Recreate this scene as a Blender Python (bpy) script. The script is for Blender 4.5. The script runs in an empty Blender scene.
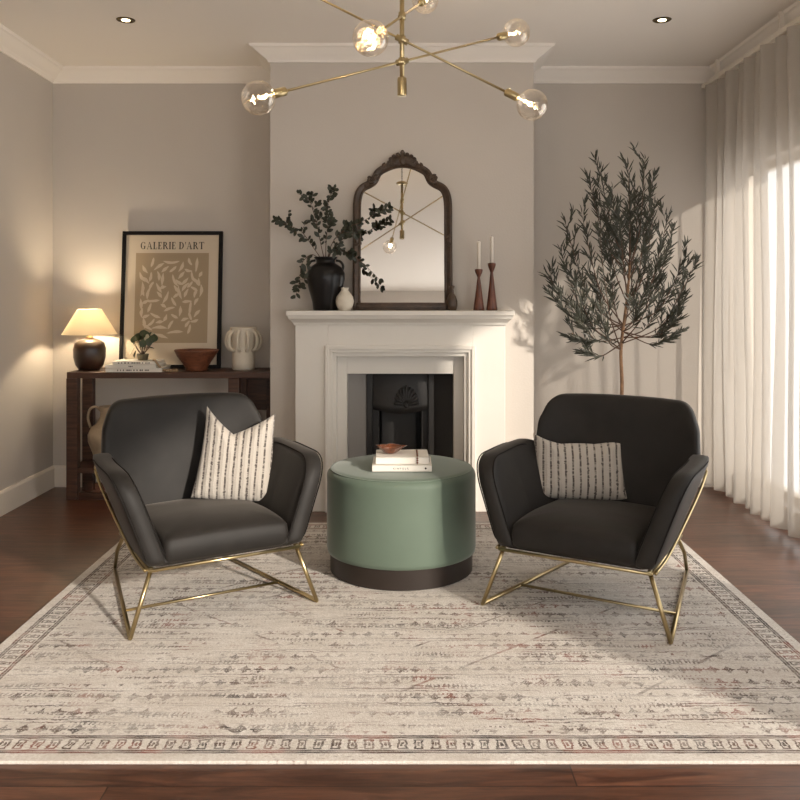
import bpy, bmesh, math, random
from mathutils import Vector, Matrix
random.seed(7)
PI = math.pi
SC = bpy.context.scene
COL = SC.collection

# ------------------------------------------------------------------ camera, world, sun, daylight, exposure
cam = bpy.data.cameras.new('camera'); camo = bpy.data.objects.new('camera', cam); COL.objects.link(camo)
camo.location = (0, 0, 1.25); camo.rotation_euler = (PI/2, 0, 0)
cam.sensor_width = 36; cam.lens = 38.25; cam.shift_x = -0.0025; cam.shift_y = -0.129
cam.clip_start = 0.05
SC.camera = camo
SC.view_settings.view_transform = 'Standard'; SC.view_settings.look = 'None'
SC.view_settings.exposure = 0.0; SC.view_settings.gamma = 1.0; SC.view_settings.use_curve_mapping = False

w = bpy.data.worlds.new('world'); SC.world = w; w.use_nodes = True
w.node_tree.nodes['Background'].inputs[0].default_value = (1.0, 0.98, 0.95, 1)
w.node_tree.nodes['Background'].inputs[1].default_value = 2.8

sun = bpy.data.lights.new('sun', 'SUN'); suno = bpy.data.objects.new('sun', sun); COL.objects.link(suno)
sun.energy = 5.2; sun.color = (1.0, 0.90, 0.78); sun.angle = math.radians(2.2)
EL = math.radians(19)
suno.rotation_euler = Vector((-0.648*math.cos(EL), 0.762*math.cos(EL), -math.sin(EL))).to_track_quat('-Z', 'Y').to_euler()
suno.location = (4, -2, 3)

def area(name, loc, direction, sx, sy, energy, color):
    l = bpy.data.lights.new(name, 'AREA'); l.shape = 'RECTANGLE'; l.size = sx; l.size_y = sy
    l.energy = energy; l.color = color
    o = bpy.data.objects.new(name, l); COL.objects.link(o); o.location = loc
    o.rotation_euler = Vector(direction).to_track_quat('-Z', 'Z').to_euler()
    return o
area('daylight_side_window', (2.34, -0.3, 1.25), (-1, 0, .30), 3.2, 2.2, 50, (1.0, 0.985, 0.955))
area('added_rear_fill', (0.0, -2.34, 1.25), (0, 1, .15), 2.6, 1.8, 6, (1.0, 0.95, 0.88))  # fill lamp added behind the camera, at the invented rear opening

# ------------------------------------------------------------------ helpers
def tag(o, label=None, cat=None, group=None, kind=None):
    if label: o['label'] = label
    if cat: o['category'] = cat
    if group: o['group'] = group
    if kind: o['kind'] = kind
    return o
def thing(name, label, cat, loc=(0,0,0), rz=0, group=None):
    o = bpy.data.objects.new(name, None); COL.objects.link(o)
    o.location = loc; o.rotation_euler = (0,0,rz); o.empty_display_size = .05
    return tag(o, label, cat, group)
class MB:
    def __init__(s): s.v=[]; s.f=[]; s.sm=[]
    def add(s, v, f, smooth=True):
        k=len(s.v); s.v += [tuple(a) for a in v]; s.f += [tuple(i+k for i in q) for q in f]; s.sm += [smooth]*len(f); return s
    def box(s, x0,x1,y0,y1,z0,z1, b=0.0):
        if b<=0:
            v=[(x,y,z) for x in (x0,x1) for y in (y0,y1) for z in (z0,z1)]
            return s.add(v,[(0,1,3,2),(4,6,7,5),(0,4,5,1),(2,3,7,6),(0,2,6,4),(1,5,7,3)],False)
        bm=bmesh.new(); bmesh.ops.create_cube(bm,size=1)
        for q in bm.verts: q.co=Vector(((x0+x1)/2+q.co.x*(x1-x0),(y0+y1)/2+q.co.y*(y1-y0),(z0+z1)/2+q.co.z*(z1-z0)))
        bmesh.ops.bevel(bm,geom=bm.edges[:],offset=b,segments=2,affect='EDGES',profile=.5)
        bmesh.ops.recalc_face_normals(bm,faces=bm.faces)
        bm.verts.index_update(); s.add([q.co for q in bm.verts],[[q.index for q in f.verts] for f in bm.faces],False); bm.free(); return s
    def lathe(s, prof, n=32, c=(0,0,0), cap=True, wob=None):
        v=[];f=[]
        for (r,z) in prof:
            for i in range(n):
                a=2*PI*i/n; rr=r*(wob(a,z) if wob else 1)
                v.append((c[0]+rr*math.cos(a),c[1]+rr*math.sin(a),c[2]+z))
        m=len(prof)
        for j in range(m-1):
            for i in range(n): f.append((j*n+i,j*n+(i+1)%n,(j+1)*n+(i+1)%n,(j+1)*n+i))
        if cap: f.append(tuple(range(n-1,-1,-1))); f.append(tuple((m-1)*n+i for i in range(n)))
        return s.add(v,f)
    def tube(s, pts, r, n=8, cap=True):
        pts=[Vector(p) for p in pts]; m=len(pts)
        rs = r if isinstance(r,(list,tuple)) else [r]*m
        v=[];f=[]; up=None
        for j,p in enumerate(pts):
            if j==0: t=pts[1]-p
            elif j==m-1: t=p-pts[-2]
            else: t=((pts[j+1]-p).normalized()+(p-pts[j-1]).normalized())
            t=t.normalized() if t.length>1e-9 else Vector((0,0,1))
            if up is None:
                up=Vector((0,0,1)) if abs(t.z)<.9 else Vector((1,0,0))
            a=t.cross(up)
            if a.length<1e-6: a=t.cross(Vector((0,1,0)))
            a.normalize(); b=a.cross(t).normalized(); up=b
            for i in range(n):
                q=2*PI*i/n; v.append(p+(a*math.cos(q)+b*math.sin(q))*rs[j])
        for j in range(m-1):
            for i in range(n): f.append((j*n+i,j*n+(i+1)%n,(j+1)*n+(i+1)%n,(j+1)*n+i))
        if cap: f.append(tuple(range(n))); f.append(tuple((m-1)*n+i for i in range(n-1,-1,-1)))
        return s.add(v,f)
    def ball(s,c,r,n=12,sq=(1,1,1)):
        prof=[(max(1e-4,math.sin(PI*j/(n-1))),-math.cos(PI*j/(n-1))) for j in range(n)]
        v=[];f=[]
        for (rr,z) in prof:
            for i in range(n):
                a=2*PI*i/n; v.append((c[0]+r*sq[0]*rr*math.cos(a),c[1]+r*sq[1]*rr*math.sin(a),c[2]+r*sq[2]*z))
        for j in range(n-1):
            for i in range(n): f.append((j*n+i,j*n+(i+1)%n,(j+1)*n+(i+1)%n,(j+1)*n+i))
        return s.add(v,f)
    def puffy(s, outline, hw, mapf, p=5.0, rings=9, cen=None):
        n=len(outline)
        c=cen or (sum(q[0] for q in outline)/n, sum(q[1] for q in outline)/n)
        v=[];f=[]
        ss=[math.sin(PI/2*i/rings) for i in range(1,rings+1)]
        def t(q): return hw*(max(0,1-q**p))**(1/p)
        idx={}
        for side in (1,-1):
            idx[side,0]=len(v); v.append(mapf(c[0],c[1],side*hw))
            for j,q in enumerate(ss):
                if side==-1 and j==rings-1: idx[side,j+1]=idx[1,rings]; continue
                idx[side,j+1]=len(v)
                for (a,b) in outline: v.append(mapf(c[0]+(a-c[0])*q, c[1]+(b-c[1])*q, side*t(q)))
            for i in range(n):
                k=(i+1)%n; q=(idx[side,0], idx[side,1]+i, idx[side,1]+k); f.append(q if side==1 else q[::-1])
                for j in range(1,rings):
                    q=(idx[side,j]+i, idx[side,j+1]+i, idx[side,j+1]+k, idx[side,j]+k); f.append(q if side==1 else q[::-1])
        return s.add(v,f)
    def build(s,name,mat,parent=None,loc=None,auto=None):
        me=bpy.data.meshes.new(name); me.from_pydata(s.v,[],s.f)
        me.polygons.foreach_set('use_smooth',s.sm)
        bm=bmesh.new(); bm.from_mesh(me); bmesh.ops.recalc_face_normals(bm,faces=bm.faces); bm.to_mesh(me); bm.free()
        if auto: me.set_sharp_from_angle(angle=math.radians(auto))
        me.materials.append(mat); o=bpy.data.objects.new(name,me); COL.objects.link(o)
        if parent: o.parent=parent
        if loc: o.location=loc
        return o
def round_poly(pts, rad, n=6):
    out=[]; m=len(pts)
    for i in range(m):
        p=Vector(pts[i]); a=Vector(pts[i-1]); b=Vector(pts[(i+1)%m]); r=rad[i] if isinstance(rad,(list,tuple)) else rad
        u=(a-p).normalized(); v=(b-p).normalized(); ang=u.angle(v); d=min(r/math.tan(ang/2),(a-p).length*.48,(b-p).length*.48)
        p0=p+u*d; p1=p+v*d
        for k in range(n+1):
            t=k/n; out.append(tuple(p0*(1-t)**2+p*2*t*(1-t)+p1*t*t))
    # densify the long edges
    res=[]
    for i in range(len(out)):
        a=Vector(out[i]); b=Vector(out[(i+1)%len(out)]); L=(b-a).length; k=max(1,int(L/.04))
        for j in range(k): res.append(tuple(a.lerp(b,j/k)))
    return res
def catmull(pts,n=6):
    P=[Vector(p) for p in pts]; P=[P[0]*2-P[1]]+P+[P[-1]*2-P[-2]]; out=[]
    for i in range(1,len(P)-2):
        for k in range(n):
            t=k/n; a,b,c,d=P[i-1:i+3]
            out.append(.5*((2*b)+(c-a)*t+(2*a-5*b+4*c-d)*t*t+(3*b-a-3*c+d)*t**3))
    out.append(P[-2]); return out
def struct(name, mb, mat, parent=None):
    o=mb.build(name,mat,parent)
    if not parent: o['kind']='structure'
    return o

# ------------------------------------------------------------------ materials
def mat(name, col, rough=.6, metal=0, spec=.5, sheen=0, bump=0, bscale=60, var=0, vscale=4, coat=0, emit=None, es=0, anis=None):
    m=bpy.data.materials.new(name); m.use_nodes=True; N=m.node_tree.nodes; L=m.node_tree.links; b=N['Principled BSDF']
    b.inputs['Base Color'].default_value=(*col,1); b.inputs['Roughness'].default_value=rough; b.inputs['Metallic'].default_value=metal
    b.inputs['Specular IOR Level'].default_value=spec; b.inputs['Sheen Weight'].default_value=sheen; b.inputs['Coat Weight'].default_value=coat
    if sheen: b.inputs['Sheen Roughness'].default_value=.35
    if emit: b.inputs['Emission Color'].default_value=(*emit,1); b.inputs['Emission Strength'].default_value=es
    tc=N.new('ShaderNodeTexCoord')
    if var:
        n=N.new('ShaderNodeTexNoise'); n.inputs['Scale'].default_value=vscale; n.inputs['Detail'].default_value=4
        L.new(tc.outputs['Object'],n.inputs['Vector'])
        r=N.new('ShaderNodeMapRange'); r.inputs['From Min'].default_value=.3; r.inputs['From Max'].default_value=.7
        r.inputs['To Min'].default_value=1-var; r.inputs['To Max'].default_value=1+var; L.new(n.outputs['Fac'],r.inputs['Value'])
        mx=N.new('ShaderNodeVectorMath'); mx.operation='SCALE'; mx.inputs[0].default_value=col; L.new(r.outputs[0],mx.inputs['Scale']); L.new(mx.outputs[0],b.inputs['Base Color'])
    if bump:
        n=N.new('ShaderNodeTexNoise'); n.inputs['Scale'].default_value=bscale; n.inputs['Detail'].default_value=3
        L.new(tc.outputs['Object'],n.inputs['Vector']); bp=N.new('ShaderNodeBump'); bp.inputs['Strength'].default_value=bump; bp.inputs['Distance'].default_value=.01
        L.new(n.outputs['Fac'],bp.inputs['Height']); L.new(bp.outputs[0],b.inputs['Normal'])
    return m
class G:   # tiny node-graph helper
    def __init__(s,m): s.N=m.node_tree.nodes; s.L=m.node_tree.links
    def put(s,inp,val):
        if hasattr(val,'links'): s.L.new(val,inp)
        else: inp.default_value=val
    def m(s,op,a,b=0.0,c=0.0,clamp=False):
        n=s.N.new('ShaderNodeMath'); n.operation=op; n.use_clamp=clamp; s.put(n.inputs[0],a); s.put(n.inputs[1],b); s.put(n.inputs[2],c); return n.outputs[0]
    def noise(s,vec,scale,detail=2,rough=.5,dist=0):
        n=s.N.new('ShaderNodeTexNoise'); s.L.new(vec,n.inputs['Vector']); n.inputs['Scale'].default_value=scale; n.inputs['Detail'].default_value=detail
        n.inputs['Roughness'].default_value=rough; n.inputs['Distortion'].default_value=dist; return n.outputs['Fac']
    def map(s,vec,scale=(1,1,1),loc=(0,0,0),rot=(0,0,0)):
        n=s.N.new('ShaderNodeMapping'); s.L.new(vec,n.inputs[0]); n.inputs['Scale'].default_value=scale; n.inputs['Location'].default_value=loc; n.inputs['Rotation'].default_value=rot; return n.outputs[0]
    def rng(s,v,a,b,c=0,d=1):
        n=s.N.new('ShaderNodeMapRange'); s.L.new(v,n.inputs[0]); n.inputs[1].default_value=a; n.inputs[2].default_value=b; n.inputs[3].default_value=c; n.inputs[4].default_value=d; return n.outputs[0]
    def mix(s,f,a,b):
        n=s.N.new('ShaderNodeMix'); n.data_type='RGBA'; s.put(n.inputs['Factor'],f)
        for k,x in ((6,a),(7,b)):
            if hasattr(x,'links'): s.L.new(x,n.inputs[k])
            else: n.inputs[k].default_value=(*x,1)
        return n.outputs[2]
    def band(s,v,c,h):   # 1 where |v-c|<h
        return s.m('LESS_THAN',s.m('ABSOLUTE',s.m('SUBTRACT',v,c)),h)
    def bump(s,h,st,dist=.01):
        n=s.N.new('ShaderNodeBump'); n.inputs['Strength'].default_value=st; n.inputs['Distance'].default_value=dist; s.L.new(h,n.inputs['Height']); return n.outputs[0]
def base(name):
    m=bpy.data.materials.new(name); m.use_nodes=True; g=G(m); b=g.N['Principled BSDF']; tc=g.N.new('ShaderNodeTexCoord').outputs['Object']
    return m,g,b,tc

M={}
M['wall']=mat('wall_paint',(.545,.500,.452),.9,bump=.08,bscale=90,var=.03,vscale=1.2)
M['ceil']=mat('ceiling_paint',(.86,.81,.75),.9)
M['trim']=mat('white_trim_paint',(.74,.68,.60),.6,bump=.05,bscale=30)
M['white']=mat('mantel_paint',(.70,.665,.61),.55,bump=.05,bscale=25,var=.02)
M['brass']=mat('brushed_brass',(.46,.365,.20),.28,1)
M['velvet']=mat('charcoal_velvet',(.0135,.0115,.010),.62,spec=.35,sheen=.15,var=.22,vscale=9,bump=.05,bscale=14)
M['velvet'].node_tree.nodes['Principled BSDF'].inputs['Sheen Tint'].default_value=(.85,.76,.68,1)
M['piping']=mat('charcoal_piping',(.012,.010,.009),.8,spec=.2)
M['green']=mat('sage_velvet',(.115,.155,.118),.6,spec=.35,sheen=.35,var=.06,vscale=5)
M['darkwood']=mat('dark_plinth',(.020,.0125,.009),.45)
M['black']=mat('black_frame',(.006,.005,.005),.6,spec=.2)
M['blackglaze']=mat('black_glaze',(.007,.006,.006),.3,spec=.3,bump=.05,bscale=12)
M['creamcer']=mat('cream_ceramic',(.66,.60,.50),.7,bump=.25,bscale=25,var=.05,vscale=12)
M['stone']=mat('weathered_stoneware',(.40,.31,.21),.85,bump=.5,bscale=30,var=.3,vscale=9)
M['iron']=mat('cast_iron',(.022,.020,.019),.5,spec=.4,bump=.1,bscale=40,var=.15,vscale=8)
M['iron_lit']=mat('painted_lit_iron',(.20,.18,.16),.38,spec=.5)  # cast iron with the light falling on it mixed into the colour
M['paper']=mat('book_paper',(.72,.67,.58),.8)
M['cover']=mat('book_cover',(.76,.72,.65),.6)
M['ink']=mat('printed_ink',(.04,.03,.025),.7)
M['leaf']=mat('dark_leaf',(.030,.034,.020),.5,var=.3,vscale=20)
M['olive']=mat('olive_leaf',(.036,.037,.024),.5,var=.35,vscale=20)
M['plantleaf']=mat('house_plant_leaf',(.030,.045,.013),.45,var=.4,vscale=25)
M['palebloom']=mat('pale_leaf_back',(.45,.40,.28),.6)
M['twig']=mat('twig_bark',(.10,.055,.035),.8,bump=.3,bscale=60)
M['trunk']=mat('young_trunk_bark',(.23,.13,.07),.8,bump=.4,bscale=60,var=.4,vscale=25)
M['candle']=mat('candle_wax',(.72,.66,.58),.5)
M['mframe']=mat('aged_bronze_wood',(.060,.036,.022),.42,spec=.5,bump=.35,bscale=60,var=.35,vscale=25)
M['mirror']=mat('mirror_glass',(.76,.745,.715),.02,1)
M['amber']=mat('amber_glass',(.15,.045,.018),.2,coat=.5,var=.4,vscale=25)
M['bead']=mat('wooden_beads',(.35,.24,.14),.6)
M['paperprint']=mat('poster_paper',(.60,.51,.39),.7)
M['taupe']=mat('poster_taupe',(.36,.275,.18),.8)
M['leafprint']=mat('poster_leaf_ink',(.60,.50,.37),.8)
M['soil']=mat('soil',(.04,.027,.018),.95,bump=.6)

def wood(name,c1,c2,rough,axis='x',coat=0):
    m,g,b,tc=base(name); sc={'x':(1.2,14,14),'y':(14,1.2,14),'z':(14,14,1.2)}[axis]
    v=g.map(tc,sc); n=g.noise(v,3,6,.6,1.2); f=g.rng(n,.35,.68)
    g.L.new(g.mix(f,c1,c2),b.inputs['Base Color']); b.inputs['Roughness'].default_value=rough; b.inputs['Coat Weight'].default_value=coat
    g.L.new(g.bump(n,.08),b.inputs['Normal']); return m
M['table']=wood('walnut_console',(.036,.014,.008),(.095,.040,.022),.4)
M['bowlwood']=wood('turned_bowl',(.09,.028,.013),(.24,.085,.04),.5)
M['candlewood']=wood('candlestick_wood',(.06,.018,.010),(.19,.062,.030),.35,'z')

def floor_mat():
    m,g,b,tc=base('plank_floor')
    br=g.N.new('ShaderNodeTexBrick'); g.L.new(g.map(tc,(1,1,1),(.75,.11,0)),br.inputs['Vector'])
    br.offset=.37; br.inputs['Scale'].default_value=1; br.inputs['Brick Width'].default_value=1.9; br.inputs['Row Height'].default_value=.19
    br.inputs['Mortar Size'].default_value=.002; br.inputs['Color1'].default_value=(.0,.0,.0,1); br.inputs['Color2'].default_value=(1,1,1,1); br.inputs['Mortar'].default_value=(.5,.5,.5,1)
    cell=br.outputs['Color']; mort=br.outputs['Fac']
    off=g.N.new('ShaderNodeVectorMath'); off.operation='MULTIPLY_ADD'; g.L.new(cell,off.inputs[0]); off.inputs[1].default_value=(7,5,3); g.L.new(tc,off.inputs[2])
    v=g.map(off.outputs[0],(1.3,11,1)); n=g.noise(v,2.2,7,.62,1.6); n2=g.noise(v,9,4,.6,.5)
    c=g.mix(g.rng(n,.34,.70),(.045,.016,.009),(.165,.068,.038)); c=g.mix(g.m('MULTIPLY',g.rng(n2,.45,.8),.5),c,(.05,.018,.010))
    sep=g.N.new('ShaderNodeSeparateColor'); g.L.new(cell,sep.inputs[0])
    sc=g.N.new('ShaderNodeVectorMath'); sc.operation='SCALE'; g.L.new(c,sc.inputs[0]); g.L.new(g.rng(sep.outputs[0],0,1,.8,1.2),sc.inputs['Scale'])
    g.L.new(g.mix(mort,sc.outputs[0],(.02,.008,.005)),b.inputs['Base Color'])
    b.inputs['Roughness'].default_value=.30; g.L.new(g.bump(g.m('SUBTRACT',g.m('MULTIPLY',n2,.3),mort),.12,.004),b.inputs['Normal']); return m
M['floor']=floor_mat()

RX,RY=1.43,1.20     # rug half sizes
def rug_mat():
    m,g,b,tc=base('distressed_rug')
    s=g.N.new('ShaderNodeSeparateXYZ'); g.L.new(tc,s.inputs[0]); x,y=s.outputs[0],s.outputs[1]
    wob=g.m('MULTIPLY',g.m('SUBTRACT',g.noise(tc,26,4,.75),.5),.034)
    xw=g.m('ADD',x,wob); yw=g.m('ADD',y,wob)
    d=g.m('MINIMUM',g.m('SUBTRACT',RX,g.m('ABSOLUTE',g.m('ADD',x,g.m('MULTIPLY',wob,.3)))),g.m('SUBTRACT',RY,g.m('ABSOLUTE',g.m('ADD',y,g.m('MULTIPLY',wob,.3)))))
    wear=g.rng(g.noise(tc,2.6,5,.65),.38,.56)                    # big worn patches
    wear2=g.rng(g.noise(g.map(tc,(9,60,1)),1,3,.6),.42,.58)      # streaky breakup
    fine=g.noise(tc,115,3,.75)
    finet=g.rng(fine,.40,.60)
    # field: rows of small motifs on thin stripes
    P=.098
    row=g.m('FRACT',g.m('DIVIDE',g.m('ADD',yw,10.0),P)); rid=g.m('FLOOR',g.m('DIVIDE',g.m('ADD',yw,10.0),P))
    rr=g.m('FRACT',g.m('MULTIPLY',g.m('SINE',g.m('MULTIPLY',rid,12.9898)),437.5))
    xs=g.m('ADD',xw,g.m('MULTIPLY',rr,.7))
    per=.052
    u=g.m('SUBTRACT',g.m('FRACT',g.m('DIVIDE',g.m('ADD',xs,10.0),per)),.5); vv=g.m('SUBTRACT',row,.5)
    au=g.m('ABSOLUTE',u); av=g.m('ABSOLUTE',vv)
    # small stepped flower: ring + arms
    dm=g.m('ADD',g.m('MULTIPLY',au,1.0),g.m('MULTIPLY',av,1.35))
    ring=g.band(dm,.27,.055); arm=g.m('MULTIPLY',g.m('LESS_THAN',av,.045),g.m('LESS_THAN',au,.42)); arm2=g.m('MULTIPLY',g.m('LESS_THAN',au,.06),g.m('LESS_THAN',av,.28))
    mot=g.m('MAXIMUM',g.m('MAXIMUM',ring,arm),arm2)
    seg=g.rng(g.noise(g.map(tc,(1.6,9.5,1)),1.7,1),.44,.50)      # a motif row runs only part of the width
    mot=g.m('MULTIPLY',mot,seg)
    stripe=g.m('MULTIPLY',g.m('MAXIMUM',g.band(row,.10,.035),g.band(row,.93,.025)),g.rng(g.noise(g.map(tc,(1.1,11,1),(3,7,0)),1.8,1),.47,.53))
    field=g.m('MAXIMUM',mot,stripe)
    # finer rows woven between
    P2=.0615; row2=g.m('FRACT',g.m('DIVIDE',g.m('ADD',yw,10.02),P2)); rid2=g.m('FLOOR',g.m('DIVIDE',g.m('ADD',yw,10.02),P2))
    r2=g.m('FRACT',g.m('MULTIPLY',g.m('SINE',g.m('MULTIPLY',rid2,78.233)),437.5)); xs2=g.m('ADD',xw,r2)
    u2=g.m('ABSOLUTE',g.m('SUBTRACT',g.m('FRACT',g.m('DIVIDE',g.m('ADD',xs2,10.0),.029)),.5)); v2=g.m('ABSOLUTE',g.m('SUBTRACT',row2,.5))
    key=g.m('MAXIMUM',g.m('MULTIPLY',g.band(u2,.24,.09),g.m('LESS_THAN',v2,.26)),g.m('MULTIPLY',g.m('LESS_THAN',v2,.06),g.m('LESS_THAN',u2,.4)))
    key=g.m('MULTIPLY',key,g.rng(g.noise(g.map(tc,(2.1,15,1),(5,2,0)),1.8,2,.6),.49,.56))
    scr=g.m('MULTIPLY',g.rng(g.noise(g.map(tc,(16,95,1)),1,3,.75),.55,.63),g.rng(g.noise(g.map(tc,(1.5,4,1),(1,8,0)),1.6,3,.6),.42,.60))
    field=g.m('MAXIMUM',g.m('MAXIMUM',field,key),g.m('MULTIPLY',scr,.8))
    # large diamond and diagonals
    ax=g.m('ABSOLUTE',xw); ay=g.m('ABSOLUTE',yw); dd=g.m('ADD',g.m('MULTIPLY',ax,.85),ay)
    dia=g.m('MAXIMUM',g.band(dd,.80,.007),g.m('MAXIMUM',g.band(dd,.50,.006),g.band(dd,1.45,.007)))
    dia=g.m('MULTIPLY',dia,g.rng(g.noise(tc,5,2),.46,.56))
    infield=g.m('GREATER_THAN',d,.142)
    field=g.m('MULTIPLY',g.m('MAXIMUM',field,g.m('MULTIPLY',dia,1.0)),infield)
    # border
    bl=g.band(d,.043,.0042)
    for c in (.053,.120,.130): bl=g.m('MAXIMUM',bl,g.band(d,c,.0042))
    sel=g.m('GREATER_THAN',g.m('SUBTRACT',RX,ax),g.m('SUBTRACT',RY,ay))  # 1 on the front/back borders
    al=g.m('ADD',g.m('MULTIPLY',sel,xw),g.m('MULTIPLY',g.m('SUBTRACT',1.0,sel),yw))
    bu=g.m('ABSOLUTE',g.m('SUBTRACT',g.m('FRACT',g.m('DIVIDE',g.m('ADD',al,10.0),.046)),.5)); bv=g.m('ABSOLUTE',g.m('DIVIDE',g.m('SUBTRACT',d,.086),.025))
    bm_=g.m('MAXIMUM',g.m('MULTIPLY',g.band(bu,.22,.07),g.m('LESS_THAN',bv,1.0)),g.m('MULTIPLY',g.band(bv,.9,.13),g.m('LESS_THAN',bu,.3)))
    bm_=g.m('MAXIMUM',bm_,g.m('MULTIPLY',g.m('LESS_THAN',bu,.08),g.m('LESS_THAN',bv,.4)))
    bord=g.m('MAXIMUM',bl,bm_)
    bord=g.m('MULTIPLY',bord,g.rng(wear2,0,1,.60,1.0))
    ink=g.m('MAXIMUM',g.m('MULTIPLY',field,g.m('MULTIPLY',g.rng(wear,0,1,.36,1),g.rng(wear2,0,1,.50,1))),bord)
    ink=g.m('MULTIPLY',ink,g.rng(finet,0,1,.80,1))
    speck=g.m('MULTIPLY',g.rng(g.noise(g.map(tc,(45,110,1)),1,2,.7),.57,.66),g.rng(g.noise(g.map(tc,(1,2,1)),2.4,4,.65),.44,.62))
    ink=g.m('MAXIMUM',ink,g.m('MULTIPLY',speck,.55))
    hue=g.noise(tc,5.5,3,.6)
    c=g.mix(g.rng(hue,.40,.50),(.030,.017,.012),(.085,.045,.028)); c=g.mix(g.rng(hue,.54,.62),c,(.21,.070,.045))
    ground=g.mix(g.rng(g.noise(g.map(tc,(2,5,1)),2,5,.7),.35,.65),(.57,.525,.475),(.72,.685,.64))
    ground=g.mix(g.rng(fine,.36,.62,.48,0),ground,(.42,.35,.29))
    
    g.L.new(g.mix(g.m('MULTIPLY',ink,1.05,clamp=True),ground,c),b.inputs['Base Color'])
    b.inputs['Roughness'].default_value=.95; b.inputs['Specular IOR Level'].default_value=.15; b.inputs['Sheen Weight'].default_value=.15
    weave=g.noise(g.map(tc,(1,.6,1)),260,2,.6)
    g.L.new(g.bump(weave,.5,.006),b.inputs['Normal']); return m
M['rug']=rug_mat()

def pillow_mat():
    m,g,b,tc=base('striped_pillow_cloth'); s=g.N.new('ShaderNodeSeparateXYZ'); g.L.new(tc,s.inputs[0])
    x=g.m('ADD',s.outputs[0],g.m('MULTIPLY',g.m('SUBTRACT',g.noise(tc,18,2),.5),.006))
    P=.0315; u=g.m('FRACT',g.m('DIVIDE',g.m('ADD',x,5.0),P))
    line=g.band(u,.5,.125); dash=g.rng(g.noise(g.map(tc,(30,30,130)),1,2,.6),.36,.52,.3,1)
    knot=g.m('MULTIPLY',g.band(u,.5,.20),g.rng(g.noise(g.map(tc,(40,10,75),(3,3,1)),1,1),.66,.70))
    ink=g.m('MAXIMUM',g.m('MULTIPLY',line,dash),knot)
    soft=g.m('ABSOLUTE',g.m('SUBTRACT',u,.5)); 
    g.L.new(g.mix(g.m('MULTIPLY',ink,.9),(.46,.42,.37),(.045,.032,.03)),b.inputs['Base Color']); b.inputs['Roughness'].default_value=.95; b.inputs['Sheen Weight'].default_value=.2
    g.L.new(g.bump(g.m('ADD',g.m('MULTIPLY',soft,2.0),g.m('MULTIPLY',g.noise(tc,140,2),.6)),.6,.006),b.inputs['Normal']); return m
M['pillow']=pillow_mat()

def glass_mat(name,tint=(1,1,1),ripple=0,base_fac=.06,edge=.75):
    m=bpy.data.materials.new(name); m.use_nodes=True; g=G(m); g.N.remove(g.N['Principled BSDF']); out=g.N['Material Output']
    t=g.N.new('ShaderNodeBsdfTransparent'); t.inputs[0].default_value=(*tint,1); gl=g.N.new('ShaderNodeBsdfGlossy'); gl.inputs['Roughness'].default_value=.06; gl.inputs[0].default_value=(1,.95,.88,1)
    lw=g.N.new('ShaderNodeLayerWeight'); lw.inputs[0].default_value=.35
    if ripple:
        tc=g.N.new('ShaderNodeTexCoord').outputs['Object']; nz=g.noise(tc,ripple,2); bp=g.bump(nz,.5,.01); g.L.new(bp,lw.inputs['Normal']); g.L.new(bp,gl.inputs['Normal'])
    mx=g.N.new('ShaderNodeMixShader'); g.L.new(g.rng(lw.outputs['Facing'],0,1,base_fac,edge),mx.inputs[0]); g.L.new(t.outputs[0],mx.inputs[1]); g.L.new(gl.outputs[0],mx.inputs[2]); g.L.new(mx.outputs[0],out.inputs[0]); return m
M['globe']=glass_mat('clear_rippled_glass',(.97,.95,.92),30,.03,.75)
M['pane']=glass_mat('window_glass',(1,1,1),0,.02,.25)

def sheer_mat():
    m=bpy.data.materials.new('sheer_curtain'); m.use_nodes=True; g=G(m); g.N.remove(g.N['Principled BSDF']); out=g.N['Material Output']
    t=g.N.new('ShaderNodeBsdfTransparent'); tl=g.N.new('ShaderNodeBsdfTranslucent'); d=g.N.new('ShaderNodeBsdfDiffuse')
    tl.inputs[0].default_value=(.58,.54,.49,1); d.inputs[0].default_value=(.60,.555,.50,1)
    a=g.N.new('ShaderNodeMixShader'); a.inputs[0].default_value=.22; g.L.new(d.outputs[0],a.inputs[1]); g.L.new(tl.outputs[0],a.inputs[2])
    c=g.N.new('ShaderNodeMixShader'); c.inputs[0].default_value=.36; g.L.new(a.outputs[0],c.inputs[1]); g.L.new(t.outputs[0],c.inputs[2]); g.L.new(c.outputs[0],out.inputs[0]); return m
M['sheer']=sheer_mat()
def shade_mat():
    m,g,b,tc=base('linen_lamp_shade'); N=g.N
    b.inputs['Base Color'].default_value=(.85,.78,.64,1); b.inputs['Roughness'].default_value=.9
    tl=N.new('ShaderNodeBsdfTranslucent'); tl.inputs[0].default_value=(.97,.90,.76,1); mx=N.new('ShaderNodeMixShader'); mx.inputs[0].default_value=.6
    g.L.new(b.outputs[0],mx.inputs[1]); g.L.new(tl.outputs[0],mx.inputs[2]); g.L.new(mx.outputs[0],N['Material Output'].inputs[0]); return m
M['shade']=shade_mat()
M['filament']=mat('glowing_filament',(1,.7,.3),.5,emit=(1.0,.72,.36),es=16)
M['downlamp']=mat('glowing_downlight',(1,.8,.5),.5,emit=(1.0,.80,.50),es=12)
M['bulb']=mat('glowing_bulb',(1,.8,.5),.5,emit=(1.0,.68,.36),es=10)

# ------------------------------------------------------------------ setting
XL,XR,YB,YF,ZC,BX,BY=-2.3,2.1,5.6,-2.2,2.74,.79,5.1
struct('floor',MB().box(XL-.15,XR+.25,YF-.2,YB+.15,-.1,0),M['floor'])
struct('ceiling',MB().box(XL-.15,XR+.25,YF-.2,YB+.15,ZC,ZC+.1),M['ceil'])
struct('wall_left',MB().box(XL-.15,XL,YF-.2,YB+.15,0,ZC),M['wall'])
struct('wall_back',MB().box(XL,XR+.2,YB,YB+.15,0,ZC),M['wall'])
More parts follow.
